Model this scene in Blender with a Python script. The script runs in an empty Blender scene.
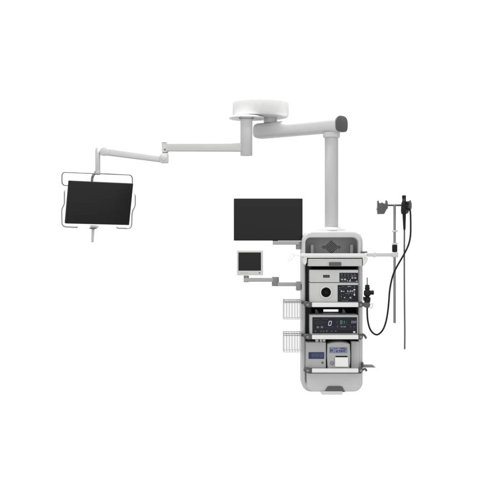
import bpy, bmesh, math, random
from mathutils import Vector, Matrix, Euler
random.seed(4)
scn = bpy.context.scene
COL = scn.collection
D, F, ZC = 11.0, 1100.0, 1.75        # camera distance, focal length in photo pixels, eye height

# ---------------------------------------------------------------- measuring
def W(px, py, y=0.0):
    """a point measured in the photograph (500 px) that stands y metres behind the column's axis"""
    s = (D + y) / F
    return Vector(((px - 250) * s, y, ZC + (250 - py) * s))
def L(n, y=0.0):                      # a length measured in pixels at depth y
    return n * (D + y) / F
def lin(v):
    v /= 255.0
    return v / 12.92 if v <= 0.04045 else ((v + 0.055) / 1.055) ** 2.4

# ---------------------------------------------------------------- materials
def mat(name, rgb, rough=0.5, metal=0.0, spec=0.5, var=0.012, scale=14.0, bump=0.0, emit=None, es=0.0, coat=0.0):
    m = bpy.data.materials.new(name); m.use_nodes = True
    nt = m.node_tree; b = nt.nodes['Principled BSDF']
    b.inputs['Roughness'].default_value = rough
    b.inputs['Metallic'].default_value = metal
    b.inputs['Specular IOR Level'].default_value = spec
    b.inputs['Coat Weight'].default_value = coat
    tc = nt.nodes.new('ShaderNodeTexCoord')
    nz = nt.nodes.new('ShaderNodeTexNoise'); nz.inputs['Scale'].default_value = scale; nz.inputs['Detail'].default_value = 4
    nt.links.new(tc.outputs['Object'], nz.inputs['Vector'])
    cr = nt.nodes.new('ShaderNodeValToRGB')
    c = [max(0.0, x) for x in rgb]
    cr.color_ramp.elements[0].position = 0.3; cr.color_ramp.elements[1].position = 0.7
    cr.color_ramp.elements[0].color = [x * (1 - var) for x in c] + [1]
    cr.color_ramp.elements[1].color = [min(1, x * (1 + var)) for x in c] + [1]
    nt.links.new(nz.outputs['Fac'], cr.inputs['Fac'])
    nt.links.new(cr.outputs['Color'], b.inputs['Base Color'])
    mr = nt.nodes.new('ShaderNodeMapRange')
    mr.inputs['To Min'].default_value = max(0.02, rough - 0.06); mr.inputs['To Max'].default_value = min(1, rough + 0.06)
    nt.links.new(nz.outputs['Fac'], mr.inputs['Value']); nt.links.new(mr.outputs['Result'], b.inputs['Roughness'])
    if bump:
        n2 = nt.nodes.new('ShaderNodeTexNoise'); n2.inputs['Scale'].default_value = 420; n2.inputs['Detail'].default_value = 2
        nt.links.new(tc.outputs['Object'], n2.inputs['Vector'])
        bp = nt.nodes.new('ShaderNodeBump'); bp.inputs['Strength'].default_value = bump; bp.inputs['Distance'].default_value = 0.001
        nt.links.new(n2.outputs['Fac'], bp.inputs['Height']); nt.links.new(bp.outputs['Normal'], b.inputs['Normal'])
    if emit:
        b.inputs['Emission Color'].default_value = list(emit) + [1]; b.inputs['Emission Strength'].default_value = es
    return m
def g(v, r=1.0, gg=1.0, b=1.0):
    x = lin(v); return (x * r, x * gg, x * b)
M = {}
M['white'] = mat('white_powder_coat', g(221, 1.0, 1.0, .98), .42, bump=.05)
M['bright'] = mat('white_plastic', g(238, 1, 1, .985), .35)
M['arm_white'] = mat('boom_powder_coat', g(211), .4, bump=.05)
M['pole'] = mat('pole_grey_paint', g(197), .38)
M['boom_grey'] = mat('boom_light_grey_paint', g(208, 1, 1, .985), .42, bump=.05)
M['frame'] = mat('cabinet_grey_paint', g(206), .45, bump=.06)
M['panel'] = mat('panel_grey_paint', g(206), .45, bump=.06)
M['inner'] = mat('interior_grey', g(132), .55, bump=.06)
M['arm_grey'] = mat('support_arm_grey', g(172), .42, bump=.05)
M['post'] = mat('guide_post_grey', g(150), .5)
M['hole'] = mat('speaker_hole_black', g(30), .8, spec=.2)
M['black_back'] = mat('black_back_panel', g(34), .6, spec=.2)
M['clamp'] = mat('dark_grey_cast_clamp', g(86), .5, bump=.2, var=.12, scale=60)
M['cap'] = mat('dark_grey_end_cap', g(96), .6, spec=.3, bump=.15)
M['screen'] = mat('black_screen_glass', g(30), .28, spec=.22, var=.015)
M['bezel'] = mat('black_bezel_plastic', g(30), .5, spec=.22)
M['black'] = mat('black_rubber', g(24), .45, spec=.22, var=.1)
M['steel'] = mat('brushed_steel', g(170), .3, .9, var=.03, scale=12)
M['steel_dark'] = mat('dull_steel', g(142), .4, .6, var=.03, scale=12)
M['wire'] = mat('basket_wire_coat', g(216), .35)
M['device'] = mat('device_grey_enamel', g(205, 1, 1, .985), .45, bump=.05)
M['device2'] = mat('insufflator_grey_enamel', g(188), .45, bump=.05)
M['device3'] = mat('small_unit_grey_enamel', g(176), .45, bump=.05)
M['beige'] = mat('ivory_plastic', g(214, 1, .985, .945), .45, bump=.05)
M['navy'] = mat('navy_control_panel', (lin(22), lin(26), lin(38)), .35, spec=.25)
M['navy2'] = mat('dark_violet_display', (lin(26), lin(27), lin(40)), .3, spec=.25)
M['lcd'] = mat('blue_lcd', (lin(74), lin(82), lin(116)), .3, spec=.3)
M['lcd_dark'] = mat('blue_lcd_border', (lin(46), lin(52), lin(84)), .35, spec=.3)
M['lcd_pale'] = mat('pale_violet_lcd', (lin(128), lin(134), lin(160)), .3, spec=.3)
M['lcd_ink'] = mat('lcd_ink', (lin(62), lin(66), lin(112)), .4)
M['mark'] = mat('printed_light_grey', g(178), .5)
M['mark_dim'] = mat('printed_dim_grey', g(104), .5)
M['dot'] = mat('white_button', g(238), .4)
M['paper'] = mat('white_paper', g(240, 1, 1, .97), .8, spec=.1)
M['seg_white'] = mat('lit_digit_white', g(120), .4, emit=(.75, .78, 1.0), es=.55)
M['seg_green'] = mat('lit_digit_green', g(60), .4, emit=(.05, .42, .33), es=.6)
M['seg_blue'] = mat('lit_digit_blue', g(60), .4, emit=(.38, .38, .75), es=.5)
M['seg_red'] = mat('lit_digit_rose', g(60), .4, emit=(.30, .18, .2), es=.4)
M['lens'] = mat('dark_socket', (lin(9), lin(5), lin(4)), .4, spec=.1)

# ---------------------------------------------------------------- mesh helpers
def finish(name, bm, m, parent=None, ang=35):
    bmesh.ops.recalc_face_normals(bm, faces=bm.faces[:])
    me = bpy.data.meshes.new(name); bm.to_mesh(me); bm.free()
    for p in me.polygons: p.use_smooth = True
    me.set_sharp_from_angle(angle=math.radians(ang))
    me.materials.append(m)
    o = bpy.data.objects.new(name, me); COL.objects.link(o)
    if parent:                           # meshes are kept relative to their thing's base
        base = parent.location if parent.parent is None else parent.parent.location
        me.transform(Matrix.Translation(-base)); o.parent = parent
    return o
def thing(name, label, cat, loc, group=None):
    o = bpy.data.objects.new(name, None); COL.objects.link(o)
    o.location = loc; o.empty_display_size = .05
    o['label'] = label; o['category'] = cat
    if group: o['group'] = group
    return o
def add_box(bm, lo, hi, bev=0.0, seg=2):
    t = bmesh.new(); bmesh.ops.create_cube(t, size=1)
    c = (lo + hi) / 2; d = hi - lo
    for v in t.verts: v.co = Vector((v.co.x * abs(d.x), v.co.y * abs(d.y), v.co.z * abs(d.z))) + c
    if bev: bmesh.ops.bevel(t, geom=t.edges[:], offset=min(bev, .45 * min(abs(x) for x in d)), segments=seg, profile=.5, affect='EDGES')
    merge(bm, t)
def merge(bm, t):
    mp = {v: bm.verts.new(v.co) for v in t.verts}
    for f in t.faces:
        try: bm.faces.new([mp[v] for v in f.verts])
        except ValueError: pass
    t.free()
def pbox(bm, x0, y0, x1, y1, d0, d1, bev=.002, seg=2):
    """box whose front face, d0 metres back, measures x0..x1, y0..y1 in the photo; it runs back to d1"""
    a = W(x0, y1, d0); b = W(x1, y0, d0)
    add_box(bm, Vector((a.x, d0, a.z)), Vector((b.x, d1, b.z)), bev, seg)
def rr(x0, y0, x1, y1, r, n=8):
    if not isinstance(r, (tuple, list)): r = (r,) * 4        # tl, tr, br, bl
    pts = []
    for (cx, cy, a0, k) in ((x0 + r[0], y0 + r[0], 180, 0), (x1 - r[1], y0 + r[1], 270, 1), (x1 - r[2], y1 - r[2], 0, 2), (x0 + r[3], y1 - r[3], 90, 3)):
        for i in range(n + 1):
            a = math.radians(a0 + 90 * i / n)
            pts.append((cx + r[k] * math.cos(a), cy + r[k] * math.sin(a)))
    return pts
def prism(bm, pts, d0, d1, bev=.002, seg=2, backbev=True):
    t = bmesh.new()
    f = [t.verts.new(W(x, y, d0)) for x, y in pts]
    b = [t.verts.new(Vector((v.co.x, d1, v.co.z))) for v in f]
    n = len(pts)
    ff = t.faces.new(f); bf = t.faces.new(b[::-1])
    for i in range(n): t.faces.new([f[i], b[i], b[(i + 1) % n], f[(i + 1) % n]])
    bmesh.ops.remove_doubles(t, verts=t.verts[:], dist=1e-6)
    bmesh.ops.recalc_face_normals(t, faces=t.faces[:])
    if bev:
        ff = [q for q in t.faces if abs(q.normal.y) > .99]
        es = set()
        for q in ff:
            if backbev or q.calc_center_median().y < (d0 + d1) / 2: es.update(q.edges)
        bmesh.ops.bevel(t, geom=list(es), offset=bev, segments=seg, profile=.5, affect='EDGES')
    merge(bm, t)
def ring(bm, lo, li, d0, d1, bev):
    """frame between two loops with the same number of points, its front edges chamfered round"""
    n = len(lo); rows = []
    def row(pts, other, d, inset):
        out = []
        for (x, y), (u, v) in zip(pts, other):
            p = W(x, y, d0); q = W(u, v, d0); dv = (q - p)
            if dv.length > 1e-9: p = p + dv.normalized() * min(inset, dv.length * .48)
            out.append(bm.verts.new(Vector((p.x, d, p.z))))
        return out
    for k in range(5):
        a = math.pi / 2 * k / 4
        rows.append(row(lo, li, d0 + bev * (1 - math.sin(a)), bev * (1 - math.cos(a))))
    for k in range(4, -1, -1):
        a = math.pi / 2 * k / 4; b2 = bev * .5
        rows.append(row(li, lo, d0 + b2 * (1 - math.sin(a)), b2 * (1 - math.cos(a))))
    rows.append(row(li, lo, d1, 0)); rows.append(row(lo, li, d1, 0))
    m = len(rows)
    for j in range(m):
        A, B = rows[j], rows[(j + 1) % m]
        for i in range(n):
            bm.faces.new([A[i], A[(i + 1) % n], B[(i + 1) % n], B[i]])
def lathe(bm, prof, c, axis=Vector((0, 0, 1)), n=48, squash=None):
    """prof: (radius, height) pairs along the axis from point c"""
    q = axis.to_track_quat('Z', 'Y'); rows = []
    for r, h in prof:
        if r < 1e-6: rows.append([bm.verts.new(c + q @ Vector((0, 0, h)))]); continue
        rows.append([bm.verts.new(c + q @ Vector((r * math.cos(2 * math.pi * i / n), r * math.sin(2 * math.pi * i / n), h))) for i in range(n)])
    for A, B in zip(rows, rows[1:]):
        for i in range(n):
            a = [A[i % len(A)], A[(i + 1) % len(A)], B[(i + 1) % len(B)], B[i % len(B)]]
            a = [v for k, v in enumerate(a) if v not in a[:k]]
            if len(a) > 2: bm.faces.new(a)
    for R in (rows[0], rows[-1]):
        if len(R) > 2: bm.faces.new(R)
def cyl(bm, p0, p1, r, bev=.002, n=40, r2=None):
    r2 = r if r2 is None else r2
    h = (p1 - p0).length; b = min(bev, r * .4, r2 * .4, h * .3)
    lathe(bm, [(r - b, 0), (r - b * .3, b * .3), (r, b), (r2, h - b), (r2 - b * .3, h - b * .3), (r2 - b, h)], p0, (p1 - p0).normalized(), n)
def curve_pts(P, sub=8):
    out = []
    Q = [P[0] * 2 - P[1]] + list(P) + [P[-1] * 2 - P[-2]]
    for i in range(1, len(Q) - 2):
        for k in range(sub):
            t = k / sub
            a, b, c, d = Q[i - 1], Q[i], Q[i + 1], Q[i + 2]
            out.append(.5 * (2 * b + (c - a) * t + (2 * a - 5 * b + 4 * c - d) * t * t + (3 * b - a - 3 * c + d) * t ** 3))
    return out + [P[-1]]
def fillet(P, r, n=5, closed=False):
    out = []; N = len(P)
    for i in range(N):
        if not closed and i in (0, N - 1): out.append(P[i]); continue
        a, b, c = P[i - 1], P[i], P[(i + 1) % N]
        u = (a - b); v = (c - b); k = min(r, u.length * .45, v.length * .45)
        s = b + u.normalized() * k; e = b + v.normalized() * k
        for j in range(n + 1):
            t = j / n; out.append(s * (1 - t) ** 2 + b * 2 * t * (1 - t) + e * t * t)
    return out
def tube(bm, P, r, n=10, closed=False):
    N = len(P); rows = []
    prev = None
    for i in range(N):
        t = (P[(i + 1) % N] - P[i - 1]) if closed else (P[min(i + 1, N - 1)] - P[max(i - 1, 0)])
        t.normalize()
        if prev is None:
            u = t.cross(Vector((0, 1, 0)))
            if u.length < .1: u = t.cross(Vector((1, 0, 0)))
        else: u = prev - t * prev.dot(t)
        u.normalize(); prev = u; w = t.cross(u)
        rr_ = r[i] if isinstance(r, list) else r
        rows.append([bm.verts.new(P[i] + u * rr_ * math.cos(2 * math.pi * k / n) + w * rr_ * math.sin(2 * math.pi * k / n)) for k in range(n)])
    for j in range(N if closed else N - 1):
        A, B = rows[j], rows[(j + 1) % N]
        for i in range(n): bm.faces.new([A[i], A[(i + 1) % n], B[(i + 1) % n], B[i]])
    if not closed: bm.faces.new(rows[0]); bm.faces.new(rows[-1])
def bar(bm, p0, p1, h0, h1, w, bev=.006, seg=3):
    """beam from p0 to p1, h0/h1 tall at its ends and w thick"""
    t = bmesh.new()
    x = (p1 - p0).normalized(); s = x.cross(Vector((0, 0, 1))).normalized(); u = s.cross(x)
    vs = []
    for p, h in ((p0, h0), (p1, h1)):
        vs.append([t.verts.new(p + s * a * w / 2 + u * b * h / 2) for a, b in ((-1, -1), (1, -1), (1, 1), (-1, 1))])
    t.faces.new(vs[0]); t.faces.new(vs[1][::-1])
    for i in range(4): t.faces.new([vs[0][i], vs[1][i], vs[1][(i + 1) % 4], vs[0][(i + 1) % 4]])
    bmesh.ops.recalc_face_normals(t, faces=t.faces[:])
    bmesh.ops.bevel(t, geom=t.edges[:], offset=bev, segments=seg, profile=.5, affect='EDGES')
    merge(bm, t)
def sweep_profile(bm, p0, p1, prof, bev):
    """closed (side, up) profile swept from p0 to p1, both ends rounded by bev"""
    x = (p1 - p0).normalized(); s = x.cross(Vector((0, 0, 1))).normalized(); u = s.cross(x)
    rows = []; ln = (p1 - p0).length
    seq = [(0, 1 - bev[0] * 6), (bev[0] * .25, 1 - bev[0] * 2.4), (bev[0], 1), (ln - bev[1], 1), (ln - bev[1] * .25, 1 - bev[1] * 2.4), (ln, 1 - bev[1] * 6)]
    for d, k in seq: rows.append([bm.verts.new(p0 + x * d + s * a * k + u * b * k) for a, b in prof])
    for A, B in zip(rows, rows[1:]):
        for i in range(len(prof)): bm.faces.new([A[i], A[(i + 1) % len(prof)], B[(i + 1) % len(prof)], B[i]])
    bm.faces.new(rows[0]); bm.faces.new(rows[-1])
def Bm(): return bmesh.new()
def box_obj(name, m, parent, x0, y0, x1, y1, d0, d1, bev=.002):
    bm = Bm(); pbox(bm, x0, y0, x1, y1, d0, d1, bev); return finish(name, bm, M[m], parent)
SEG = {'0': 'abcdef', '1': 'bc', '2': 'abged', '4': 'fgbc', '8': 'abcdefg', '5': 'afgcd'}
def digit(bm, ch, x, y, w, h, d, th=.42, slant=.35):
    """seven-segment digit whose top left corner is (x, y)"""
    q = {'a': (0, 0, w, 0), 'b': (w, 0, w, h / 2), 'c': (w, h / 2, w, h), 'd': (0, h, w, h), 'e': (0, h / 2, 0, h), 'f': (0, 0, 0, h / 2), 'g': (0, h / 2, w, h / 2)}
    for s in SEG[ch]:
        x0, y0, x1, y1 = q[s]
        sk = lambda yy: slant * (1 - yy / h)
        if y0 == y1: pts = [(x0 + .1, y0 - th / 2), (x1 - .1, y0 - th / 2), (x1 - .1, y0 + th / 2), (x0 + .1, y0 + th / 2)]
        else: pts = [(x0 - th / 2, y0 + .1), (x0 + th / 2, y0 + .1), (x0 + th / 2, y1 - .1), (x0 - th / 2, y1 - .1)]
        prism(bm, [(x + a + sk(b), y + b) for a, b in pts], d, d + .003, 0)

# ================================================================ ceiling mount
YD = .5
cd = W(260.7, 116, YD)
t = thing('ceiling_mount', 'round white drum-shaped ceiling mount that carries both booms', 'ceiling mount', cd + Vector((0, 0, .16)))
bm = Bm(); R = L(28, YD); z0 = -.006
lathe(bm, [(R - .035, z0 - .012), (R - .012, z0 - .006), (R - .003, z0 + .008), (R, z0 + .022), (R, .125), (R - .004, .142), (R - .014, .150), (0, .152)], cd, n=96)
finish('drum', bm, M['white'], t)
bm = Bm(); c2 = W(246.6, 118.0, .34); R2 = L(17.6, .34)
lathe(bm, [(0, -.012), (R2 - .012, -.012), (R2 - .003, -.008), (R2, 0), (R2 - .003, .009), (R2 - .02, .014), (R2 - .06, .02), (0, .02)], c2, n=96)
finish('bearing_flange', bm, M['white'], t)

# ================================================================ pendant boom (thick arm)
pt = W(331.5, 124.5, 0)                 # over the pole
nk = W(270.5, 124.5, YD); nk.z = W(270.5, 130.2, YD).z
pt.z = nk.z
dr = (pt - nk).normalized()
t = thing('pendant_boom', 'thick white horizontal boom with dark grey end cap on the drop pole', 'boom arm', nk)
prof = []
w2, hh = .098, .080
for i in range(64):                     # rounded top, flatter bottom
    a = 2 * math.pi * i / 64; ca, sa = math.cos(a), math.sin(a)
    e = .7 if sa > 0 else .56
    prof.append((w2 * math.copysign(abs(ca) ** e, ca), hh * math.copysign(abs(sa) ** e, sa)))
pe = pt + dr * .115
bm = Bm(); sweep_profile(bm, nk - dr * .17, pe, prof, (.03, .002)); finish('boom_tube', bm, M['arm_white'], t, 50)
bm = Bm(); sweep_profile(bm, pe + dr * .001, pe + dr * .016, [(a * 1.0, b * 1.0) for a, b in prof], (.002, .006)); finish('end_cap', bm, M['cap'], t, 50)
bm = Bm(); cyl(bm, Vector((nk.x, nk.y, nk.z + hh * .95)), Vector((nk.x, nk.y, cd.z - .004)), L(6.7, YD), .001); finish('pivot_neck', bm, M['pole'], t)

# ================================================================ monitor boom (slim spring arm)
YH, YE, YT = .22, .5, .42
t = thing('monitor_boom', 'slim pale grey jointed spring arm reaching left to the tilted display', 'boom arm', W(246.4, 119.6, YH))
bm = Bm(); r = L(6.0, YH)
a = W(246.4, 155.6, YH); b = W(246.4, 119.9, YH); b.z = c2.z - .012
cyl(bm, a, b, r, .003); finish('hub_cylinder', bm, M['pole'], t)
bm = Bm(); lathe(bm, [(r + .002, 0), (r + .016, .002), (r + .018, .005), (r + .015, .012), (r + .002, .014)], b - Vector((0, 0, .012)), n=64); finish('hub_collar', bm, M['inner'], t)
e1 = W(166.5, 147.3, YE); h1 = W(244, 147.4, YH)
bm = Bm(); bar(bm, e1, h1, L(8.0, YE), L(8.4, YH), .07, .010, 4); finish('extension_arm', bm, M['boom_grey'], t)
jc = W(165.2, 147, YE)
bm = Bm(); cyl(bm, W(165.2, 152.6, YE), W(165.2, 143.0, YE), L(3.3, YE), .004)
finish('upper_elbow', bm, M['boom_grey'], t)
bm = Bm(); cyl(bm, W(165.3, 143.0, YE), W(165.3, 142.2, YE), L(3.7, YE), .002); finish('elbow_cap', bm, M['boom_grey'], t)
bm = Bm(); p = W(164.8, 149.6, YE - L(3.3, YE)); cyl(bm, p + Vector((0, .004, 0)), p + Vector((0, -.004, 0)), L(.75, YE), .001, 20); finish('elbow_screw', bm, M['cap'], t)
bm = Bm(); cyl(bm, W(165.0, 153.4, YE), W(165.0, 152.2, YE), L(2.6, YE), .001); finish('elbow_pivot', bm, M['cap'], t)  # dark colour stands for the shadow between the two elbows
bm = Bm()
q = bmesh.new(); prism(bm, rr(159.8, 153.0, 168.0, 162.6, (3.6, 1.6, 1.6, 1.6)), YE - .05, YE + .05, .008); q.free()
finish('lower_elbow', bm, M['boom_grey'], t)
bm = Bm(); prism(bm, [(163.9 + 3.0 * math.cos(i * math.pi / 16), 157.6 + 3.0 * math.sin(i * math.pi / 16)) for i in range(32)], YE - .055, YE - .048, .002); finish('elbow_cover', bm, M['arm_white'], t)
s0 = W(163, 159.2, YE); s1 = W(104.6, 151.4, YT)
bm = Bm(); bar(bm, s0, s1, L(6.6, YE), L(7.4, YT), .066, .014, 4); finish('spring_arm', bm, M['boom_grey'], t)
bm = Bm(); prism(bm, [(99.8, 149.4), (102.2, 147.2), (104.4, 146.6), (106.5, 147.5), (108, 149.2), (107.4, 154.6), (103.0, 155.3), (100.0, 154.6)], YT - .042, YT + .042, .006); finish('knuckle', bm, M['boom_grey'], t)
bm = Bm(); cyl(bm, W(97.8, 174.8, YT), W(97.8, 149.2, YT), L(2.45, YT), .004); finish('drop_tube', bm, M['boom_grey'], t)
bm = Bm(); cyl(bm, W(97.8, 149.1, YT), W(97.8, 148.0, YT), L(1.9, YT), .002); finish('tube_cap', bm, M['boom_grey'], t)
bm = Bm(); cyl(bm, W(97.8, 153.2, YT), W(97.8, 152.6, YT), L(2.65, YT), .001); finish('tube_ring', bm, M['boom_grey'], t)
bm = Bm(); cyl(bm, W(97.8, 173.4, YT), W(97.8, 171.2, YT), L(2.8, YT), .002); finish('tube_ring', bm, M['boom_grey'], t)

# ================================================================ tilted display with handle frame
Cm = Vector((-1.542, .3, 2.228)); yaw, pit, rol = math.radians(29.8), math.radians(12.4), math.radians(.7)
Rm = Matrix.Rotation(yaw, 3, 'Z') @ Matrix.Rotation(pit, 3, 'X') @ Matrix.Rotation(rol, 3, 'Y')
nv = Matrix.Rotation(yaw, 3, 'Z') @ Vector((0, 1, 0))
def onp(px, py, off):                   # a point on the upright plane of the handle frame, off metres behind the screen
    o = Vector((0, -D, ZC)); d = W(px, py, 0) - o
    k = (Cm + nv * off - o).dot(nv) / d.dot(nv)
    return o + d * k
t = thing('surgical_display', 'tilted black flat display in a thin wire handle frame, below the slim spring arm', 'monitor', Cm)
wm, hm = .703, .703 / 1.6
def local_box(bm, x0, x1, y0, y1, z0, z1, bev):
    q = bmesh.new(); add_box(q, Vector((x0, y0, z0)), Vector((x1, y1, z1)), bev, 2)
    for v in q.verts: v.co = Cm + Rm @ v.co
    merge(bm, q)
bm = Bm(); local_box(bm, -wm / 2, wm / 2, 0, .035, -hm / 2, hm / 2, .006); finish('display_housing', bm, M['bezel'], t)
bm = Bm(); local_box(bm, -wm / 2 + .014, wm / 2 - .014, -.0015, .004, -hm / 2 + .014, hm / 2 - .014, .0005); finish('screen', bm, M['screen'], t)
bm = Bm(); local_box(bm, -.12, .12, .035, .06, -.11, .11, .01); finish('rear_cover', bm, M['bezel'], t)
rw = .0064
def wire(name, pts, r=rw, m='steel_dark', fr=.045, par=t):
    bm = Bm(); tube(bm, fillet(pts, fr), r, 10); return finish(name, bm, M[m], par, 60)
O1 = .075
wire('handle_frame', [onp(70, 185.4, O1), onp(62.0, 185.3, O1), onp(61.9, 172.0, O1), onp(132.3, 174.9, O1), onp(132.5, 186, O1), onp(127, 186.5, O1 - .01)], m='steel_dark')
wire('grip_wire', [onp(65.2, 190.6, O1 + .05), onp(64.4, 190.8, O1), onp(64.4, 204.2, O1), onp(61.7, 209, O1), onp(61.9, 226.6, O1), onp(77.4, 227.5, O1), onp(77.6, 226.5, O1 + .06)], m='steel')
wire('grip_wire', [onp(134.6, 194.2, O1 + .05), onp(135.3, 194.3, O1), onp(135.3, 206, O1), onp(132.2, 211.5, O1), onp(131.5, 228.6, O1), onp(117, 228.2, O1), onp(116.8, 227, O1 + .06)], m='steel')
bm = Bm(); top = W(96.4, 171.5, YT)
tube(bm, curve_pts([top, onp(93.2, 175.5, .11), onp(92.0, 181, .08), onp(92.0, 195, .06)]), L(1.25, .4), 14); finish('mount_yoke', bm, M['clamp'], t, 60)
bm = Bm()
prism(bm, [(89.6, 226.2), (91.2, 225), (97, 225.3), (98.6, 226.8), (95.5, 228.9), (92, 228.8)], .29, .33, .004); finish('handle_bracket', bm, M['pole'], t)
bm = Bm(); a = W(93.0, 227.8, .29); lathe(bm, [(L(2.6, .29), 0), (L(3.8, .29), .004), (L(3.8, .29), .010), (L(1.6, .29), .016)], a - Vector((0, 0, .012)), n=30); finish('handle_rim', bm, M['clamp'], t)
bm = Bm(); cyl(bm, W(92.4, 242.3, .29), W(93.1, 228.4, .29), L(1.15, .29), .004, 24, L(1.5, .29)); finish('sterile_handle', bm, M['pole'], t)

# ================================================================ service pendant
YF, YB = -.15, .2                        # cabinet front and back
SF = -.36                                # shelf fronts
t = thing('service_pendant', 'tall grey equipment column with four shelves, hanging from a round pole', 'equipment tower', W(331.5, 230, 0))
SP = t
bm = Bm(); zt = pt.z - hh
cyl(bm, W(331.5, 227.6, 0), Vector((pt.x, 0, zt - .02)), L(6.75), .001, 64); finish('drop_pole', bm, M['pole'], t)
bm = Bm(); lathe(bm, [(L(6.8), -.058), (L(8.3), -.05), (L(8.5), -.044), (L(8.5), -.006), (L(8.2), 0.0)], Vector((pt.x, 0, zt + .004)), n=64); finish('pole_collar', bm, M['arm_white'], t)
bm = Bm(); lathe(bm, [(L(13.5), 0), (L(13.5), .012), (L(12.8), .018), (L(9.8), .020), (L(9.4), .032), (L(6.9), .034)], W(331.6, 230.6, 0), n=64); finish('pole_foot', bm, M['bright'], t)
lo = rr(301.8, 230.4, 362.9, 391.9, (11.5, 11.5, 9.5, 9.5)); li = rr(305.4, 237.4, 358.4, 385, (5.5, 5.5, 5, 5))
bm = Bm(); ring(bm, lo, li, YF, YB, .03); fr = finish('cabinet_frame', bm, M['frame'], t, 50)
# back panels
box_obj('upper_back_panel', 'inner', t, 304.5, 234.5, 360.5, 259, .02, .04, 0)
bm = Bm(); hx, hy = 331.3, 247.2
for i in range(-8, 9):
    for j in range(-7, 8):
        if (i + j) % 2 == 0 and abs(i) / 8 + abs(j) / 7 <= 1.02:
            p = W(hx + i * 1.1, hy + j * 1.0, .0185)
            cyl(bm, p + Vector((0, .003, 0)), p, .0058, .0005, 10)
finish('speaker_holes', bm, M['hole'], t)
for x in (310.6, 350.2):
    box_obj('guide_post', 'post', t, x, 244.6, x + 3, 256, -.06, .018, .004)
# mid back: four pieces round a cable opening
bm = Bm()
for a in ((304, 257.5, 360, 309.4), (304, 311.7, 360, 376), (304, 309.4, 323.4, 311.7), (338.4, 309.4, 360, 311.7)): pbox(bm, *a, .13, .145, 0)
finish('mid_back_panel', bm, M['black_back'], t)
box_obj('gap_shade_box', 'black_back', t, 305.3, 258.6, 311.4, 342.0, -.13, .12, 0)  # black box added to darken the gap beside the devices
box_obj('gap_shade_box', 'black_back', t, 356.6, 258.6, 358.5, 342.0, -.13, .12, 0)  # matching dark box added on the right
box_obj('corner_filler', 'inner', t, 305.0, 342.2, 308.2, 387, -.135, .1, 0)  # grey box added so the unlit corner gap isn't black
box_obj('side_filler_panel', 'panel', t, 351.3, 341.6, 359.2, 369.5, -.17, .12, .003)
# bottom cover, handle, bumper
bm = Bm(); prism(bm, rr(306.8, 372.2, 362.3, 391.6, (.6, .6, 8.5, 6.5)), YF - .06, YB - .06, .012, 3); finish('bottom_cover', bm, M['panel'], t, 50)
bm = Bm(); prism(bm, [(324.4, 392.1), (325.6, 390.4), (327.2, 387.2), (328.8, 386.3), (341.0, 386.3), (342.6, 387.2), (344.0, 390.2), (345.2, 392.1)], YF - .075, YF, .004); finish('pull_handle', bm, M['cap'], t)
bm = Bm(); prism(bm, rr(321.2, 391.3, 342.6, 394.7, (.6, .6, 1.6, 1.6)), YF - .085, YB - .1, .006, 3); finish('floor_bumper', bm, M['white'], t)
# rail and top shelf with drawer
bm = Bm(); prism(bm, rr(301.4, 253.5, 366.8, 256.9, 1.0), SF - .03, SF + .0, .004, 3); finish('front_rail', bm, M['bright'], t)
for x in (302.0, 363.4): box_obj('rail_arm', 'bright', t, x, 253.9, x + 2.8, 256.6, SF + .0, YF + .05, .004)
for s, x0 in ((0, 302.4), (1, 362.9)):
    pts = [(x0, 257.4), (x0 + 4.6, 257.4), (x0 + 4.4, 262.5), (x0 + 3, 264.6), (x0 + (3.6 if s == 0 else .2), 265.4), (x0 + (1.5 if s == 0 else 0), 263.6)] if s == 0 else [(x0 + 4.9, 257.4), (x0, 257.4), (x0, 266), (x0 + 1.4, 265.4), (x0 + 3.4, 263), (x0 + 4.8, 260.2)]
    bm = Bm(); prism(bm, pts, SF + .01, YF + .04, .006, 3); finish('shelf_bracket', bm, M['bright'], t)
box_obj('shelf_plate', 'frame', t, 307.4, 256.8, 362.6, 258.0, SF + .03, .1, .002)
dw = box_obj('drawer', 'device', t, 308.4, 259.0, 362.0, 266.2, SF, .05, .004)
box_obj('drawer_handle', 'cap', dw, 329.2, 262.2, 341.2, 265.9, SF - .018, SF, .004)
# three equipment shelves
def shelf(y0, y1, lever):
    s = box_obj('shelf', 'frame', SP, 308.0, y0 + 1.2, 362.0, y1 - .6, SF + .03, .1, .002)
    bm = Bm(); prism(bm, rr(312.0, y0, 358.5, y1, .7), SF - .012, SF + .028, .004, 3); finish('front_edge', bm, M['bright'], s)
    h = y1 - y0
    for m in (0, 1):
        f = (lambda x: x) if m == 0 else (lambda x: 358.6 + (311.9 - x) * .56)
        bm = Bm(); ex = .0 if m else .0
        prism(bm, [(f(304.0), y0 + h * .05), (f(306.5), y0 - h * .25), (f(309.5), y0 - h * .12), (f(311.9), y0 + h * .1), (f(311.9), y1 + .1), (f(308.2), y1 + h * .12), (f(305.0), y1 - h * .15), (f(303.6), y1 - h * .5)][::1 if m == 0 else -1], SF - .006, SF + .06, .006, 3)
        pbox(bm, *( (305.2, y0 + .4, 308.8, y1 - .2) if m == 0 else (360.2, y0 + .4, 362.6, y1 - .2)), SF + .055, YF + .03, .004)
        c = finish('rail_clamp', bm, M['clamp'], s)
        bm = Bm(); p = W(f(307.6), (y0 + y1) / 2, SF - .006); cyl(bm, p + Vector((0, .004, 0)), p + Vector((0, -.008, 0)), L(1.35, SF), .002, 20); finish('clamp_screw', bm, M['steel_dark'], s)
    if lever:
        bm = Bm(); q = [W(x, y, SF + .02) for x, y in lever]; tube(bm, fillet(q, .012), .0105, 12); finish('clamp_lever', bm, M['clamp'], s, 60)
    return s
shelf(302.6, 307.1, None)
shelf(335.0, 339.3, [(362.0, 334.0), (364.4, 335.2), (366.3, 338.4)])
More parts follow.
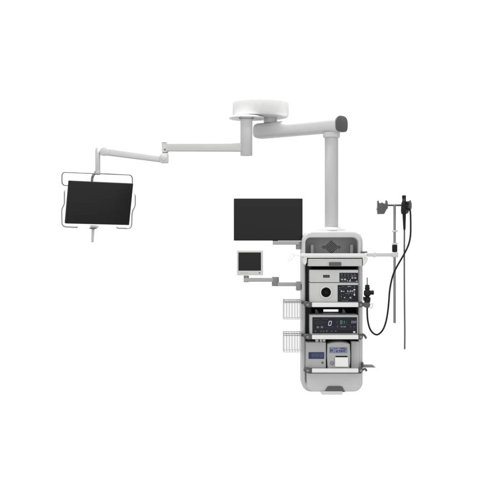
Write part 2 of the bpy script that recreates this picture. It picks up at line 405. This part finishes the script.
shelf(368.6, 372.7, [(362.8, 369.6), (365.2, 368.6), (366.6, 371.0)])
# little plugs hanging under the second shelf
for x, y, w, h in ((315.4, 339.5, 3.2, 2.7), (319.8, 339.5, 2.2, 3.0), (322.6, 339.5, 2.9, 2.2)):
    box_obj('cable_plug', 'beige', SP, x, y, x + w, y + h, SF + .07, SF + .11, .003)
# white cable hook on the left end of the rail
bm = Bm(); tube(bm, fillet([W(302, 255.3, SF), W(294.2, 255.3, SF - .01), W(293.3, 256.6, SF - .02), W(292.0, 258.6, SF - .03), W(290.2, 260.6, SF - .03), W(288.6, 259.6, SF - .03)], .012), .0032, 10)
tube(bm, fillet([W(294.4, 255.3, SF - .01), W(292.6, 253.4, SF - .02), W(290.6, 255.4, SF - .03), W(288.6, 259.2, SF - .04), W(288.3, 262.2, SF - .05)], .012), .0032, 10)
finish('cable_hook', bm, M['bright'], SP, 60)

# ================================================================ equipment on the shelves
DF = SF + .035
# upper unit
t = thing('video_processor', 'slim light grey unit with square black icon panel, topmost on the shelves', 'medical device', W(334.5, 282.6, -.1))
bm = Bm(); pbox(bm, 309.9, 269.9, 358.3, 282.3, DF, .06, .005, 3); finish('casing', bm, M['device'], t)
box_obj('slot', 'hole', t, 323.2, 275.0, 329.6, 277.6, DF - .003, DF + .005, .001)
bm = Bm(); pbox(bm, 324.0, 275.7, 326.2, 276.9, DF - .005, DF, .0005); pbox(bm, 326.8, 275.7, 328.8, 276.9, DF - .005, DF, .0005); finish('slot_print', bm, M['cap'], t)
cp = box_obj('control_panel', 'navy', t, 339.5, 272.8, 358.2, 282.0, DF - .004, DF + .004, .001)
PF = DF - .006
bm = Bm()
for x, y, w, h in ((341.0, 279.0, 1.9, 1.2), (343.9, 278.8, 2.2, 1.4), (347, 280.0, .8, 1), (349.2, 280.2, 1.4, 1.4), (351.6, 277.3, 1.6, 1.3), (354.3, 277.3, 1.9, 1.3), (352, 275.6, 1, .7), (354.8, 275.6, 1, .7), (356, 280.8, 1.6, .9), (350.0, 279.3, .9, .9)):
    pbox(bm, x, y, x + w, y + h, PF, PF + .004, 0)
finish('icon_print', bm, M['mark'], cp)
bm = Bm()
rnd = random.Random(7)
for k in range(11):
    x = 340.6 + k * 1.55
    pbox(bm, x, 277.6 + rnd.choice((0, .3)), x + rnd.uniform(.4, .9), 278.2 + rnd.choice((.2, .5)), PF + .0005, PF + .004, 0)
    if rnd.random() < .6: pbox(bm, x, 281.0, x + .7, 281.4, PF + .0005, PF + .004, 0)
for k in range(5):
    for j in range(2): pbox(bm, 341 + k * 3.2, 273.9 + j * 1.8, 342.6 + k * 3.2, 274.6 + j * 1.8, PF, PF + .004, 0)
finish('icon_print', bm, M['mark_dim'], cp)
# lower unit: light source
t = thing('light_source', 'grey light source with a large round black port beside a navy panel', 'medical device', W(334.5, 302.4, -.1))
bm = Bm(); pbox(bm, 309.9, 282.9, 358.3, 302.5, DF, .06, .005, 3); finish('casing', bm, M['device'], t)
bm = Bm(); pbox(bm, 311.5, 282.0, 358.0, 283.0, DF + .012, .05, 0); finish('spacer_strip', bm, M['cap'], t)
c = W(326.0, 292.3, DF); ax = Vector((0, -1, 0))
bm = Bm(); r1, r0 = L(6.3, DF), L(4.9, DF)
lathe(bm, [(r0, -.004), (r1, -.004), (r1, .010), (r1 - .004, .014), (r0 + .003, .014), (r0, .010), (r0, -.004)], c, ax, 56); pr = finish('port_ring', bm, M['white'], t)
bm = Bm(); lathe(bm, [(r0, .003), (r0 * .86, .005), (r0 * .8, .0035), (0, .0035)], c, ax, 48); finish('light_port', bm, M['lens'], t)
bm = Bm(); lathe(bm, [(r0 * .3, .003), (r0 * .3, .007), (r0 * .22, .008), (0, .008)], c, ax, 24); finish('port_pin', bm, M['hole'], t)
cp = box_obj('control_panel', 'navy', t, 337.7, 285.0, 358.2, 301.7, DF - .004, DF + .004, .001)
bm = Bm()
for x, y, w, h in ((340.8, 290.4, 1.4, 1.6), (342.8, 291.0, 1.7, .8), (347.2, 290.3, .9, 1.8), (348.6, 291, .8, .9), (350.0, 290.3, 1.0, 1.8), (351.6, 290.6, .6, 1.4), (352.6, 290.0, .6, 1.9), (347.4, 286.2, 2.4, .6), (350.2, 286.2, .9, .6), (343.9, 297.2, 1.5, .9), (349.6, 296.9, 1.8, 1.2), (350.2, 298.2, .8, .6), (354.1, 291.4, .5, 2.6)):
    pbox(bm, x, y, x + w, y + h, PF, PF + .004, 0)
finish('icon_print', bm, M['mark'], cp)
bm = Bm()
for row, y in enumerate((287.4, 289.2, 294.4, 296.0, 298.8)):
    for k in range(8):
        if rnd.random() < .62: x = 339.2 + k * 1.75 + rnd.uniform(0, .5); pbox(bm, x, y, x + rnd.uniform(.35, 1.0), y + rnd.uniform(.3, .6), PF + .0005, PF + .004, 0)
for x, y, w, h in ((342, 286.2, 2.6, .5), (345, 293.2, 5.5, .5), (351, 293.4, 2.2, .4), (342, 300.2, 2.4, .5), (345, 300.2, 3.2, .5), (341, 295.8, .8, 1.6), (353.9, 286.4, 1, 1.2), (345.5, 288.3, .8, .5)):
    pbox(bm, x, y, x + w, y + h, PF, PF + .004, 0)
finish('icon_print', bm, M['mark_dim'], cp)
for y in (289.7, 294.8):
    bm = Bm(); p = W(354.4, y, PF); cyl(bm, p + Vector((0, .004, 0)), p + Vector((0, -.003, 0)), L(.8, PF), .001, 16); finish('button', bm, M['dot'], cp)

# insufflator
t = thing('insufflator', 'wide grey unit with dark display of white, green and violet digits, middle shelf', 'medical device', W(334.5, 334.8, -.1))
bm = Bm(); pbox(bm, 310.0, 315.0, 358.2, 334.8, DF, .06, .006, 3); finish('casing', bm, M['device2'], t)
for sx in (1, -1):
    bm = Bm(); xm = 316.4 if sx > 0 else 343.8
    prism(bm, [(xm - 1.0, 309.0), (xm + .5, 309.6), (xm + 2.6, 313.4), (xm - 1.6, 313.4)], .05, .09, .003)
    finish('cable_guide', bm, M['device2'], t)
cp = box_obj('display_panel', 'navy2', t, 312.4, 317.2, 357.0, 333.4, DF - .004, DF + .004, .001)
bm = Bm(); digit(bm, '0', 328.4, 321.2, 2.5, 4.2, PF, .62, .7); finish('lit_digit', bm, M['seg_white'], cp)
bm = Bm(); digit(bm, '0', 340.5, 320.7, 1.5, 2.9, PF, .6, .1); finish('lit_digit', bm, M['seg_green'], cp)
bm = Bm(); digit(bm, '1', 341.8, 320.7, 2.4, 2.9, PF, .5, .1); finish('lit_digit', bm, M['seg_green'], cp)
for k in range(3): bm = Bm(); digit(bm, '0', 351.4 + k * 1.75, 321.0, 1.05, 2.0, PF, .42, .1); finish('lit_digit', bm, M['seg_blue'], cp)
bm = Bm()
for x, w in ((337.0, 1.0), (340.6, 2.2), (343.4, 2.6)): pbox(bm, x, 326.2, x + w, 327.4, PF, PF + .004, 0)
finish('lit_print', bm, M['seg_red'], cp)
bm = Bm()
for x0 in (316.5, 320.6): prism(bm, [(x0 + a, 327.0 + b) for a, b in ((.6, -1.0), (2.0, -1.0), (2.8, .3), (2.6, 1.1), (0, 1.1), (-.1, .3))], PF, PF + .004, 0)
finish('icon_print', bm, M['mark_dim'], cp)
bm = Bm()
for x0, x1, y in ((314.5, 321, 321.6), (314.5, 321, 323.4), (322.4, 326.5, 322.4), (345.5, 350, 324.6), (337, 346, 324.8), (322, 334, 327.0)):
    x = x0
    while x < x1: w_ = rnd.uniform(.5, 1.3); pbox(bm, x, y, x + w_, y + .4, PF + .0005, PF + .004, 0); x += w_ + rnd.uniform(.4, .9)
for x, y, w, h in ((313.6, 319.2, 5.4, .35), (322.5, 319.0, 5, .35), (336.8, 321.2, .5, 2.4), (337.6, 321.2, .9, .5), (349.8, 326.5, 1.6, .7), (353.5, 326.3, 1.8, .9), (314.8, 330.4, 1.6, 1.6), (320.4, 330.6, 1.6, 1.4), (323, 330.4, 1.4, 1.8), (326, 330.2, 1.7, 1.9), (331, 330.6, 1.4, 1.3), (335.0, 330.4, 1.4, 1.6), (314, 328.9, 40, .18), (320, 328.9, 6, .35), (346.2, 321.0, .5, 2.6)):
    pbox(bm, x, y, x + w, y + h, PF, PF + .004, 0)
finish('panel_print', bm, mat('printed_faint_grey', g(74), .5), cp)
bm = Bm(); prism(bm, [(352.9, 331.9), (353.8, 331.2), (354.8, 331.2), (355.6, 332.0), (354.8, 332.9), (353.6, 332.8)], PF, PF + .004, 0); finish('power_mark', bm, M['dot'], cp)

# lower left box
t = thing('warming_unit', 'small plain grey box with one blue strip display, left on the bottom shelf', 'medical device', W(316, 368.4, -.1))
bm = Bm(); prism(bm, rr(306.2, 342.3, 326.0, 368.5, (1.0, 1.0, .4, .4)), DF + .01, .05, .006, 3); finish('casing', bm, M['device3'], t)
lc = box_obj('lcd_frame', 'lcd_dark', t, 308.6, 352.2, 324.2, 358.8, DF + .006, DF + .014, .001)
box_obj('lcd_window', 'lcd', lc, 311.6, 353.5, 323.2, 357.2, DF + .004, DF + .008, 0)
bm = Bm()
for k, (x, w) in enumerate(((313, 2.2), (316, 1.4), (318.2, 2.6), (321.3, 1.2))): pbox(bm, x, 354.6 + .1 * (k % 2), x + w, 355.2, DF + .003, DF + .005, 0); pbox(bm, x, 356.0, x + w * .7, 356.5, DF + .003, DF + .005, 0)
finish('lcd_text', bm, M['lcd_dark'], lc)
bm = Bm(); p = W(322.5, 362.7, DF + .01); cyl(bm, p + Vector((0, .003, 0)), p - Vector((0, .004, 0)), L(1.1, DF), .001, 20); finish('power_button', bm, M['cap'], t)
# lower right printer unit
t = thing('printer_unit', 'small grey box with arched top, pale violet display and white paper slip', 'medical device', W(339, 368.4, -.1))
bm = Bm(); top = [(327.4 + 22.4 * k / 16, 344.2 - 2.0 * math.sin(math.pi * k / 16) ** .7) for k in range(17)]
prism(bm, top + [(350.4, 355), (350.2, 362), (349.4, 368.5), (327.6, 368.5), (327.0, 356)], DF, .05, .008, 3); finish('casing', bm, M['device3'], t, 40)
lc = box_obj('lcd_window', 'lcd_pale', t, 329.4, 347.2, 347.4, 353.0, DF - .003, DF + .006, .001)
bm = Bm()
for x, y, w, h in ((330.0, 349.0, 1.2, 2.6), (331.6, 349.2, 1.0, 2.2), (334, 348.2, 1.0, .9), (336.2, 350.4, 1.6, 1.8), (336.0, 348.0, 1.0, .8), (339.2, 349.8, 1.0, 2.2), (340.8, 350.2, 2.0, 1.8), (340.6, 347.8, 4.4, 1.2), (343.4, 349.8, 1.6, 2.0), (345.4, 348.4, .8, 1.6)):
    pbox(bm, x, y, x + w, y + h, DF - .005, DF, 0)
finish('lcd_text', bm, M['lcd_ink'], lc)
box_obj('paper_slot', 'hole', t, 335.6, 355.9, 347.5, 357.6, DF - .004, DF + .004, .001)
bm = Bm()
q0 = [(335.2, 357.4), (348.0, 357.4)]
rows = [(357.3, -.006), (358.0, -.012), (360, -.018), (363, -.02), (366.7, -.017)]
v = [[bm.verts.new(W(x, y, DF + d)) for x in (335.1, 339.4, 343.8, 348.1)] for y, d in rows]
v2 = [[bm.verts.new(w.co + Vector((0, .002, 0))) for w in r_] for r_ in v]
for A, B in zip(v, v[1:]):
    for i in range(3): bm.faces.new([A[i], A[i + 1], B[i + 1], B[i]])
for A, B in zip(v2, v2[1:]):
    for i in range(3): bm.faces.new([A[i], B[i], B[i + 1], A[i + 1]])
loop = [r_[0] for r_ in v] + v[-1][1:] + [r_[3] for r_ in v[::-1][1:]] + v[0][2:0:-1]
loop2 = [r_[0] for r_ in v2] + v2[-1][1:] + [r_[3] for r_ in v2[::-1][1:]] + v2[0][2:0:-1]
for i in range(len(loop)): bm.faces.new([loop[i], loop[(i + 1) % len(loop)], loop2[(i + 1) % len(loop)], loop2[i]])
finish('paper_slip', bm, M['paper'], t)
bm = Bm(); p = W(331.8, 363.0, DF); lathe(bm, [(L(2.0, DF), -.002), (L(2.0, DF), .004), (L(1.5, DF), .006), (L(1.4, DF), .012), (L(1.1, DF), .014), (0, .014)], p, ax, 28); finish('knob', bm, M['steel_dark'], t)

# side tray
t = thing('side_tray', 'narrow grey folding side tray at the lower right of the equipment column', 'tray', W(363, 366, -.1))
bm = Bm(); prism(bm, [(362.6, 365.4), (372.8, 365.4), (374.0, 365.9), (375.8, 367.6), (362.6, 367.5)], -.2, -.1, .004); finish('tray_plate', bm, M['inner'], t)
box_obj('tray_hinge', 'clamp', t, 361.8, 362.6, 363.6, 367.8, -.2, -.08, .003)

# ================================================================ large dark monitor and its arm
YM = -.08
t = thing('wide_monitor', 'large black widescreen monitor on a short grey arm left of the equipment column', 'monitor', W(268, 240.6, YM))
bm = Bm(); prism(bm, rr(233.8, 198.5, 302.6, 240.6, .8), YM, YM + .045, .004); finish('monitor_housing', bm, M['bezel'], t)
box_obj('screen', 'screen', t, 235.0, 199.7, 301.4, 239.2, YM - .0015, YM + .004, .0005)
bm = Bm(); pbox(bm, 250, 205, 287, 236, YM + .045, YM + .075, .01); finish('rear_cover', bm, M['bezel'], t)
bm = Bm(); prism(bm, rr(272.9, 240.9, 299.6, 244.7, .5), YM - .01, YM + .07, .004); t = finish('support_arm', bm, M['arm_grey'], t)
bm = Bm(); cyl(bm, W(299.2, 249.4, YM + .04), W(299.2, 241.4, YM + .04), L(3.3), .004); finish('pivot_block', bm, M['post'], t)
box_obj('wall_bracket', 'clamp', t, 299.6, 244.8, 303.0, 248.8, YM + .02, YM + .08, .003)
box_obj('screen_mount', 'clamp', t, 272.8, 236, 278, 244.3, YM + .072, YM + .11, .004)

# ================================================================ small monitor and its arm
YS = -.12
t = thing('small_monitor', 'small square monitor in an ivory bezel on a jointed grey arm', 'monitor', W(250, 275.2, YS))
bm = Bm(); prism(bm, rr(237.0, 250.3, 263.0, 275.2, .9), YS, YS + .05, .006, 3); finish('monitor_housing', bm, M['beige'], t)
box_obj('screen', 'screen', t, 238.4, 252.4, 261.0, 270.7, YS - .0015, YS + .005, .001)
bm = Bm()
for k in range(4): box_obj('button', 'device3', t, 240.4 + k * 2.0, 272.6, 241.5 + k * 2.0, 273.3, YS - .002, YS + .004, .0005)
box_obj('button', 'cap', t, 258.9, 272.4, 260.2, 273.4, YS - .002, YS + .004, .0005)
YA = YS + .03
bm = Bm(); prism(bm, rr(243.8, 278.0, 275.6, 281.8, .5), YA - .03, YA + .03, .004); t = finish('support_arm', bm, M['arm_grey'], t)
bm = Bm(); prism(bm, rr(274.6, 282.4, 299.4, 286.2, .5), YA - .03, YA + .03, .004); finish('rear_arm', bm, M['arm_grey'], t)
bm = Bm(); cyl(bm, W(246.3, 282.1, YA), W(246.3, 275.6, YA), L(2.6), .003); finish('tilt_block', bm, M['inner'], t)
bm = Bm(); cyl(bm, W(275.4, 286.0, YA - .004), W(275.4, 277.0, YA - .004), L(2.3) + .012, .003); finish('elbow_joint', bm, M['inner'], t)
bm = Bm(); pbox(bm, 296.2, 281.6, 300.9, 290.6, YA - .034, YA + .04, .005); finish('pivot_block', bm, M['post'], t)
box_obj('wall_bracket', 'clamp', t, 300.2, 284, 302.6, 289.2, YA - .02, YA + .04, .003)

# ================================================================ wire baskets
def basket(label, yt, src=None):
    if src:
        r_ = src.copy(); COL.objects.link(r_); r_['label'] = label
        r_.location = W(302, yt, -.1)
        for ch in list(src.children):
            c_ = ch.copy(); COL.objects.link(c_); c_.parent = r_
        return r_
    t = thing('wire_basket', label, 'basket', W(302, yt, -.1), 'wire baskets on the side of the column')
    f, b = -.28, -.06
    for nm, dy, r in (('top_rail', 0, .0042), ('lower_rail', 2.1, .0042), ('base_rail', 18.6, .0034)):
        P = [W(283.7, yt + dy, f), W(301.6, yt + dy, f), W(301.6, yt + dy, f), W(283.7, yt + dy, f)]
        P[2] = P[2].copy(); P[3] = P[3].copy(); P[2].y = b; P[3].y = b
        bm = Bm(); tube(bm, fillet(P, .015, closed=True), r, 8, True); finish(nm, bm, M['steel'] if nm != 'base_rail' else M['wire'], t, 60)
    bm = Bm()
    for k in range(7):
        x = 284.3 + k * 2.75
        A = W(x, yt, f); Bq = W(x, yt + 18.8, f); C_ = Bq.copy(); C_.y = b; E_ = A.copy(); E_.y = b
        tube(bm, fillet([A, Bq, C_, E_], .02), .0028, 8)
    for k in range(4):
        y = f + .04 + k * .045
        for x in (283.7, 301.6):
            A = W(x, yt, f); A.y = y; Bq = W(x, yt + 18.6, f); Bq.y = y
            tube(bm, [A, Bq], .0028, 8)
    o = finish('upright_wires', bm, M['wire'], t, 60)
    bm = Bm(); A = W(301.8, yt + 2.1, -.25); add_box(bm, A + Vector((-.004, 0, -.012)), A + Vector((.05, .05, .014)), .003); finish('rail_hook', bm, M['clamp'], t)
    return t
bs = basket('upper white wire basket on the left side of the column, below the jointed arm', 300.5)
basket('lower white wire basket on the left side of the column, nearer its bottom', 332.8, bs)

# ================================================================ scope stand
YP = -.33
t = thing('scope_stand', 'thin steel hanging pole on a side arm with two grey holder plates at the top', 'scope stand', W(364, 255, YP))
bm = Bm(); cyl(bm, W(394.6, 323, YP), W(394.6, 204.4, YP), L(1.25, YP), .002, 24); finish('pole', bm, M['steel_dark'], t)
bm = Bm(); prism(bm, rr(364.6, 252.9, 398.0, 256.5, 1.2), YP - .018, YP + .012, .004, 3); finish('side_arm', bm, M['arm_white'], t)
bm = Bm(); pbox(bm, 373.6, 252.3, 376.0, 257.3, YP - .022, YP + .016, .003); finish('arm_clamp', bm, M['white'], t)
bm = Bm(); pbox(bm, 392.4, 252.2, 398.2, 257.3, YP - .03, YP + .03, .006); finish('arm_clamp', bm, M['white'], t)
box_obj('wall_clamp', 'clamp', t, 362.6, 251.4, 367.4, 254.0, YP, YF + .06, .003)
bm = Bm(); cyl(bm, W(394.7, 252.0, YP), W(394.7, 244.8, YP), L(2.65, YP), .006, 28); finish('clamp_knob', bm, M['black'], t)
for y, r_ in ((232, 2.7), (244.7, 2.7)):
    bm = Bm(); cyl(bm, W(394.8, y, YP), W(394.8, y - 1.7, YP), L(r_, YP), .003, 28); finish('pole_collar', bm, M['wire'], t)
bm = Bm(); cyl(bm, W(386.5, 205.2, YP), W(404, 205.2, YP), L(.95, YP), .002, 20); finish('crossbar', bm, M['clamp'], t)
HP = [(377.9, 200.6), (378.5, 200.4), (379.2, 202.9), (380.8, 203.2), (382.0, 202.2), (383.4, 203.1), (384.9, 203.6), (386.0, 203.0), (386.2, 200.3), (387.2, 200.3), (387.9, 203.2), (387.9, 208.4), (386.4, 209.7), (385.2, 212.4), (384.2, 213.8), (378.0, 213.9), (377.9, 210.8), (377.3, 208.8), (377.8, 207.4)]
bm = Bm(); prism(bm, HP, YP - .04, YP + .045, .005); finish('holder_plate', bm, M['clamp'], t)
HP2 = [(404.5, 201.6), (407.6, 201.2), (409.2, 202.0), (410.0, 200.2), (410.9, 200.2), (411.8, 203.6), (411.8, 207.8), (411.1, 209.6), (409.4, 210.2), (408.5, 212.6), (407.4, 213.6), (402, 213.6), (402, 203)]
bm = Bm(); prism(bm, HP2, YP - .03, YP + .045, .005); finish('holder_plate', bm, M['cap'], t)

# ================================================================ endoscope
YX = YP - .06
t = thing('endoscope', 'black endoscope with long thin tube and looping cable, hung on the right holder plate', 'endoscope', W(404, 214, YX))
bm = Bm()
def loft(bm, secs, cx=None):
    """secs: (x centre, y, half width in px, half depth in m)"""
    rows = []
    for x, y, hw, hd in secs:
        c_ = W(x, y, YX); rows.append([bm.verts.new(c_ + Vector((L(hw, YX) * math.copysign(abs(math.cos(a)) ** .7, math.cos(a)), hd * math.copysign(abs(math.sin(a)) ** .7, math.sin(a)), 0))) for a in [2 * math.pi * k / 24 for k in range(24)]])
    for A, B in zip(rows, rows[1:]):
        for i in range(24): bm.faces.new([A[i], A[(i + 1) % 24], B[(i + 1) % 24], B[i]])
    bm.faces.new(rows[0]); bm.faces.new(rows[-1])
loft(bm, [(404, 195.3, 1.5, .012), (404, 195.7, 1.95, .018), (404.0, 198.2, 1.95, .02), (404.1, 198.8, 1.75, .018), (404.1, 201.2, 1.85, .02), (403.9, 202.2, 2.2, .024), (403.7, 206, 2.5, .03), (403.6, 211, 2.7, .03), (403.9, 213.2, 2.5, .028), (404.2, 214.6, 1.7, .02), (404.3, 222, 1.4, .016), (404.4, 228.6, 1.15, .013), (404.4, 230.2, .8, .01)])
finish('control_body', bm, M['black'], t, 45)
bm = Bm(); 
for x, y, r_ in ((406.4, 203.0, .03), (406.2, 207.4, .026)):
    bm = Bm(); p = W(x, y, YX - .01); cyl(bm, p, p + Vector((.024, -.01, 0)), r_ * .6, .004, 24)
    finish('angulation_wheel', bm, M['black'], t)
bm = Bm(); 
for y in (199.3, 200.7):
    bm = Bm(); p = W(404.1, y, YX - .018); cyl(bm, p, p - Vector((0, .008, 0)), .006, .002, 16)
    finish('valve_button', bm, M['cap'], t)
bm = Bm(); tube(bm, curve_pts([W(404.4, 229, YX), W(404.3, 262, YX), W(404.5, 300, YX), W(404.8, 330, YX), W(404.7, 349.2, YX)]), L(.78, YX), 14); finish('insertion_tube', bm, M['cap'], t, 60)
P = [(407.2, 209.6, YX), (409.6, 209.4, YX - .01), (410.4, 213, YX - .02), (410.7, 224, YX - .03), (410.4, 236, YX - .04), (408.4, 245, YX - .05), (404.2, 254, YX - .05), (398.8, 263.3, YX - .05), (394.2, 272, YX - .05), (391.4, 281, YX - .05), (389.6, 291.5, YX - .04), (388.8, 302, YX - .04), (387.6, 313, YX - .04), (385.6, 323, YX - .04), (382.4, 330.5, YX - .03), (377.6, 334.6, YX - .02), (373.0, 333.0, YX - .01), (369.6, 328.0, YX), (367.7, 320, YX), (367.2, 312, YX + .005), (367.2, 306, YX + .01)]
bm = Bm(); tube(bm, curve_pts([W(*p) for p in P], 6), L(.88, YX), 14); finish('universal_cord', bm, M['black'], t, 60)
# connector plug held upright
bm = Bm(); yc = YX + .01
def lz(bm, x, prof, n=28, d=None):      # turned body: (radius px, photo y) pairs
    d = yc if d is None else d
    base = W(x, prof[0][1], d)
    lathe(bm, [(L(r_, d), L(prof[0][1] - y, d)) for r_, y in prof], base, n=n)
lz(bm, 367.3, [(1.2, 303), (2.8, 302.4), (3.0, 300.8), (3.3, 299.6), (3.2, 297.6), (2.1, 296.9), (1.9, 296.4), (3.0, 295.6), (3.5, 294.4), (3.5, 291.6), (2.8, 290.2), (2.0, 289.8), (2.2, 289.2), (2.6, 288.6), (2.6, 287.8), (2.0, 287.0), (2.3, 286.2), (2.1, 285.2), (1.2, 284.7)])
finish('plug_body', bm, M['black'], t, 40)
bm = Bm(); cyl(bm, W(369.5, 292.6, yc - .01), W(373.8, 292.5, yc - .01), L(2.0, yc), .006, 24, L(2.3, yc)); finish('plug_branch', bm, M['black'], t)
bm = Bm(); cyl(bm, W(365, 298.6, yc - .02), W(363.2, 298.8, yc - .02), L(2.0, yc), .005, 20)
finish('plug_branch', bm, M['black'], t)
bm = Bm(); cyl(bm, W(367.3, 285.0, yc), W(367.2, 277.5, yc), L(.62, yc), .002, 16); finish('light_guide_pin', bm, M['steel_dark'], t)
# cable holder on the shelf end
t = thing('plug_holder', 'small dark grey clip at the right end of the upper shelf, cradling the black plug', 'holder', W(366, 305, YX))
bm = Bm()
prism(bm, [(363.4, 303.4), (365.4, 302.6), (369.4, 302.6), (370.6, 304.2), (369.8, 306.8), (368.6, 308.0), (365.4, 307.6), (363.8, 306.0)], yc - .035, yc + .05, .006)
prism(bm, rr(362.4, 303.6, 365, 306.4, .6), yc + .0, SF + .03, .003)
finish('clip_body', bm, M['clamp'], t)
bm = Bm(); tube(bm, curve_pts([W(369.6, 306.6, yc - .03), W(371.2, 308.2, yc - .035), W(372.5, 306.6, yc - .035), W(372.4, 303.8, yc - .035), W(371.0, 304.0, yc - .035)], 5), .0036, 8); finish('wire_ring', bm, M['wire'], t, 60)

# ================================================================ light: bright white surroundings, dimmed by direction, plus one softbox overhead
w = bpy.data.worlds.new('World'); scn.world = w; w.use_nodes = True
nt = w.node_tree; bg = nt.nodes['Background']
tc = nt.nodes.new('ShaderNodeTexCoord'); sp = nt.nodes.new('ShaderNodeSeparateXYZ')
nt.links.new(tc.outputs['Generated'], sp.inputs['Vector'])
# by direction: white behind, bright front; sides and below dimmed to darken edges and undersides
def ramp(sock, lo, hi, stops):
    m_ = nt.nodes.new('ShaderNodeMapRange'); m_.inputs['From Min'].default_value = lo; m_.inputs['From Max'].default_value = hi
    nt.links.new(sock, m_.inputs['Value'])
    c_ = nt.nodes.new('ShaderNodeValToRGB'); e_ = c_.color_ramp.elements
    for k, (p, v) in enumerate(stops):
        el = e_[k] if k < 2 else e_.new(p)
        el.position = p; el.color = (v, v, v, 1)
    nt.links.new(m_.outputs['Result'], c_.inputs['Fac']); return c_.outputs['Color']
ry = ramp(sp.outputs['Y'], -1, 1, [(0, 1.0), (1, 1.0), (.3, 1.0), (.5, .55), (.72, .5), (.84, 1.0)])
rz = ramp(sp.outputs['Z'], -1, 1, [(.1, .5), (1, 1.0), (.37, 1.0)])
rx = ramp(sp.outputs['X'], -1, 1, [(0, 1.0), (1, .8), (.4, 1.0), (.81, 1.0)])
def mul(a, b):
    m_ = nt.nodes.new('ShaderNodeMix'); m_.data_type = 'RGBA'; m_.blend_type = 'MULTIPLY'; m_.inputs['Factor'].default_value = 1
    nt.links.new(a, m_.inputs['A']); nt.links.new(b, m_.inputs['B']); return m_.outputs['Result']
nt.links.new(mul(mul(ry, rz), rx), bg.inputs['Color'])
bg.inputs['Strength'].default_value = 1.02
def area(name, loc, target, size, power):
    l = bpy.data.lights.new(name, 'AREA'); l.shape = 'SQUARE'; l.size = size; l.energy = power
    o = bpy.data.objects.new(name, l); COL.objects.link(o); o.location = loc
    o.rotation_euler = (Vector(target) - Vector(loc)).to_track_quat('-Z', 'Y').to_euler()
area('softbox_overhead', (.15, .7, 6.8), (.15, .5, 1.6), 2.0, 560)

# ================================================================ camera
cam = bpy.data.cameras.new('camera'); co = bpy.data.objects.new('camera', cam); COL.objects.link(co)
co.location = (0, -D, ZC); co.rotation_euler = (math.radians(90), 0, 0)
cam.sensor_width = 36; cam.lens = 36 * F / 500; cam.clip_end = 500
scn.camera = co
vs = scn.view_settings; vs.view_transform = 'Standard'; vs.look = 'None'; vs.exposure = 0; vs.gamma = 1
